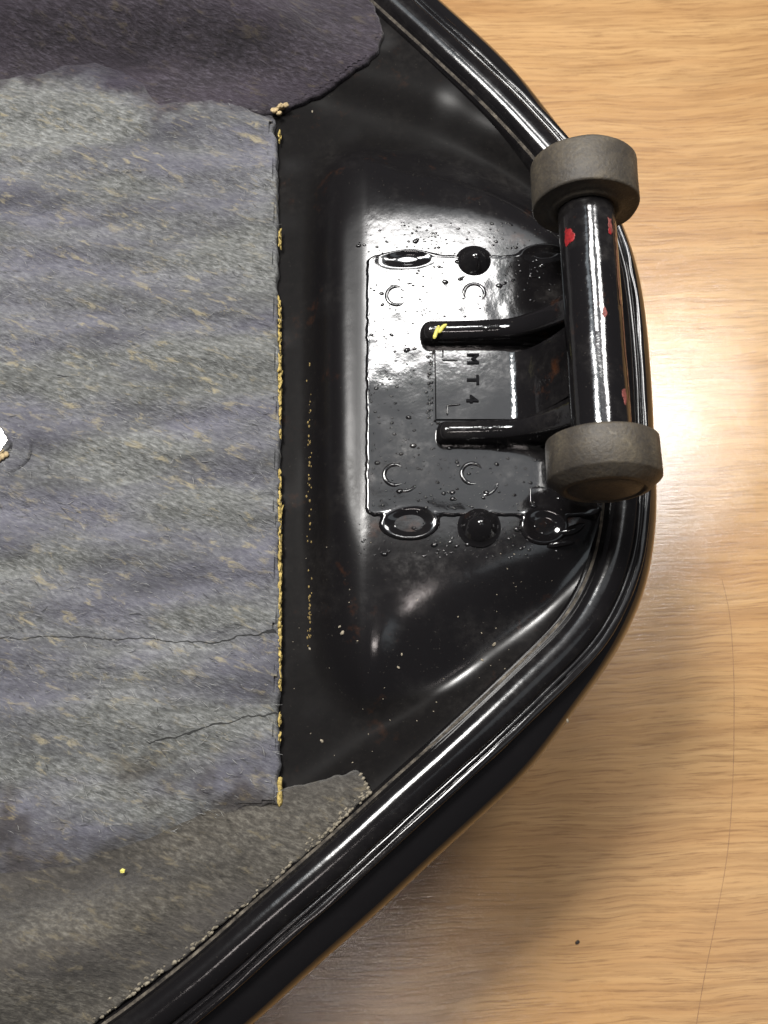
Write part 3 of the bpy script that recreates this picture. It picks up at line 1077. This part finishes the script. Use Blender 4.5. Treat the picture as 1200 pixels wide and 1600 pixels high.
def arm(name, pxl, y0, y1):
    """rounded pressed arm: an arch-shaped section that climbs from the plate to the tube"""
    xl = at(pxl, 540, ZPT).x
    xm = at(790, 540, ZPT).x
    st = []
    for k in range(7):                     # rounded nose
        a = math.pi / 2 * k / 6
        st.append((xl + 0.0032 * (1 - math.cos(a)), ZPT + 0.0005 + 0.0060 * math.sin(a), 0.35 + 0.65 * math.sin(a)))
    for k in range(1, 9):
        t = k / 8
        st.append((xl + 0.0032 + (xm - xl - 0.0032) * t, ZPT + 0.0065 + 0.0018 * t * t, 1.0))
    for k in range(1, 13):
        t = k / 12
        st.append((xm + (TUBE_X - xm) * t, ZPT + 0.0083 + (ZB + 0.001 - ZPT - 0.0083) * (0.35 * t + 0.65 * t * t), 1.0 + 0.75 * t * t))
    yc, hw_ = (y0 + y1) / 2, (y1 - y0) / 2
    vs, fs, n = [], [], 15
    for x, zt, w in st:
        zb_ = max(ZPT - 0.0012, zt - 0.015)
        vs.append((x, yc - hw_ * w, zb_))
        for q in range(n - 2):
            a = math.pi * q / (n - 3)
            vs.append((x, yc - hw_ * w * math.cos(a), max(zb_, zt - 0.0030 + 0.0030 * math.sin(a))))
        vs.append((x, yc + hw_ * w, zb_))
    for k in range(len(st) - 1):
        for q in range(n - 1):
            fs.append((k * n + q, k * n + q + 1, (k + 1) * n + q + 1, (k + 1) * n + q))
    fs.append(tuple(range(n)))
    fs.append(tuple((len(st) - 1) * n + q for q in range(n)))
    return link(name, vs, fs, M_BRKT, BRK, True, sharp=60)


arm('arm', 656, BY1 + 0.0002, BY1 + 0.0068)
arm('arm', 678, BY0 - 0.0052, BY0 + 0.0012)

# stamped letters, turned a quarter so the line reads down towards the rim
for ch, px, py in (('M', 738, 561), ('T', 738, 594), ('4', 737, 624)):
    cu = bpy.data.curves.new('letter', 'FONT')
    cu.body = ch
    cu.size = 0.0050
    cu.extrude = 0.00025
    cu.bevel_depth = 0.00022
    cu.align_x = 'CENTER'
    cu.align_y = 'CENTER'
    t = bpy.data.objects.new('tmp', cu)
    COL.objects.link(t)
    dg = bpy.context.evaluated_depsgraph_get()
    me = bpy.data.meshes.new_from_object(t.evaluated_get(dg))
    bpy.data.objects.remove(t)
    c = at(px, py, zb0)
    o = bpy.data.objects.new('stamped_letter', me)
    me.materials.clear()
    me.materials.append(M_LETTER)
    COL.objects.link(o)
    o.parent = BRK
    o.rotation_euler = (0, 0, R(-90))
    o.location = Vector((c.x, c.y, zb0 + 0.0001)) - ROOT_LOC - BRK.location
stroke('corner_mark', [(692, 546), (692, 563), (716, 563)], 0.00035, 0.0004, M_PLATE, BRK, zb0)
stroke('corner_mark', [(699, 650), (699, 634), (720, 632)], 0.00035, 0.0004, M_PLATE, BRK, zb0)

# yellow marker strokes over the end of the far arm
for pts in ([(678, 529), (682, 518), (686, 508)], [(686, 520), (691, 511), (698, 506)]):
    stroke('paint_mark', pts, 0.0006, 0.00025, M_YPAINT, BRK, ZPT + 0.0072)

# ------------------------------------------------------------------ tube and rubber bushings
eT, eB = at(911, 258, ZB), at(946, 767, ZB)
ax = (eB - eT)
LEN = ax.length
ax.normalize()
side = Vector((0, 0, 1)).cross(ax).normalized()      # to the image's right or left
up = Vector((0, 0, 1))


def lathe(name, prof, m, parent, seg=64, wob=0.0, origin=None, seed=3, sharp=None):
    """prof: (distance along the tube, radius)"""
    vs, fs = [], []
    for k, (s, r) in enumerate(prof):
        for j in range(seg):
            a = 2 * math.pi * j / seg
            rr = r + (wob * float(vnoise(np.array([math.cos(a) * 2]), np.array([math.sin(a) * 2 + s * 120]), 1.3, seed)[0]) if r > 0.001 else 0)
            p = eT + ax * s + side * (rr * math.cos(a)) + up * (rr * math.sin(a))
            vs.append(p)
    for k in range(len(prof) - 1):
        for j in range(seg):
            fs.append((k * seg + j, k * seg + (j + 1) % seg, (k + 1) * seg + (j + 1) % seg, (k + 1) * seg + j))
    return link(name, vs, fs, m, parent, True, sharp=sharp)


RT = 0.00845
TUBE = lathe('mounting_tube', [(0.004, 0.0), (0.004, RT)] + [(0.004 + (LEN - 0.008) * k / 30, RT) for k in range(1, 30)] + [(LEN - 0.004, RT), (LEN - 0.004, 0.0)], M_TUBE, ROOT, wob=0.00006, sharp=50)
RB = 0.0158
BL = 0.0148
b1 = lathe('rubber_bushing', [(0.002, 0.0), (0.002, RB * 0.55), (0.0, RB * 0.6), (0.0, RB - 0.0006), (0.0003, RB - 0.0001), (0.0010, RB), (BL * 0.5, RB + 0.0001), (BL - 0.0006, RB + 0.0001), (BL - 0.0001, RB - 0.0002), (BL, RB - 0.0006),
                               (BL, RT + 0.0030), (BL + 0.0010, RT + 0.0022), (BL + 0.0012, RT + 0.0006), (BL + 0.0004, RT - 0.001)], M_RUB, ROOT, wob=0.00022, seed=4, sharp=60)
b1['label'] = 'grey rubber bushing on the tube end beside the red paint dab'
b2 = lathe('rubber_bushing', [(LEN - BL, RT - 0.001), (LEN - BL, RB - 0.0006), (LEN - BL + 0.0003, RB - 0.0001), (LEN - BL + 0.0010, RB), (LEN - 0.0034, RB + 0.0002), (LEN - 0.0029, RB - 0.0003), (LEN - 0.0022, RB - 0.0012), (LEN - 0.0004, RB - 0.0030), (LEN, RB - 0.0040),
                               (LEN, RB - 0.0046), (LEN - 0.0007, RB - 0.0050), (LEN - 0.0007, RB - 0.0055), (LEN - 0.0001, RB - 0.0060), (LEN + 0.0002, RB * 0.3), (LEN + 0.0002, 0.0)], M_RUB, ROOT, wob=0.00024, seed=6, sharp=60)
b2['label'] = 'grey rubber bushing with chamfered closed end'


def tube_patch(name, s0, s1, a0, a1, m, seed=1, thr=0.15, lift=0.00009):
    """flake of paint, or a painted reflection, on the tube: ragged outline, angles in degrees from the top towards the rim"""
    n, k = 26, 22
    V, idx = [], {}
    sg = 1 if side.x > 0 else -1
    for i in range(n + 1):
        for j in range(k + 1):
            u, v = i / n * 2 - 1, j / k * 2 - 1
            r = math.sqrt(u * u + v * v) + 0.30 * float(vnoise(np.array([u + seed]), np.array([v]), 1.5, seed)[0]) + 0.10 * float(vnoise(np.array([u + seed]), np.array([v]), 6, seed + 1)[0])
            if r < 0.9:
                s = s0 + (s1 - s0) * i / n
                a = R(a0 + (a1 - a0) * j / k)
                rr = RT + 0.00006 + lift * max(0.2, min(1, (0.9 - r) * 6))
                p = eT + ax * s + side * (sg * rr * math.sin(a)) + up * (rr * math.cos(a))
                idx[i, j] = len(V)
                V.append(p)
    fs = []
    for i in range(n):
        for j in range(k):
            q = [(i, j), (i + 1, j), (i + 1, j + 1), (i, j + 1)]
            if all(c in idx for c in q):
                fs.append([idx[c] for c in q])
    return link(name, V, fs, m, TUBE)


def s_at(py):
    return (at(911 + (py - 258) * 0.0688, py, ZB) - eT).dot(ax)


tube_patch('reflection_patch', s_at(368), s_at(398), -66, -36, M_RED, 3)  # soft red reflection on the tube's left flank, painted as a patch
tube_patch('reflection_patch', s_at(358), s_at(388), 28, 48, M_PINK, 5)
tube_patch('reflection_patch', s_at(374), s_at(386), 30, 40, M_RED, 8)
tube_patch('reflection_patch', s_at(500), s_at(516), 4, 16, M_PINK, 11)
tube_patch('reflection_patch', s_at(616), s_at(646), 34, 50, M_PINK, 14)
tube_patch('reflection_streak', s_at(352), s_at(500), 50, 62, M_TABLE_REFLECT, 17)  # brown streaks: the table's reflection, painted along the tube
tube_patch('reflection_streak', s_at(470), s_at(600), 58, 68, M_TABLE_REFLECT, 19)
tube_patch('reflection_streak', s_at(560), s_at(690), 62, 72, M_TABLE_REFLECT, 23)

# ------------------------------------------------------------------ specks of dirt on the table
for (px, py, s), lab in zip(((902, 1472, 0.0011), (780, 97, 0.0018)),
                            ('small dark crumb of dirt on the table inside the edge of the shadow', 'dark crumb of dirt on the lit table beside the rim')):
    p = at(px, py, TZ)
    vs, fs = [], []
    lump(vs, fs, (0, 0, TZ + s * 0.35), s, s * 0.7, s * 0.4, 0.6)
    o = link('dirt_crumb', [(v[0] + p.x, v[1] + p.y, v[2]) for v in vs], fs, M_SPECK, None, False, origin=(p.x, p.y, TZ))
    o['label'] = lab
    o['category'] = 'dirt crumb'
    o['group'] = 'crumbs of dirt on the table'
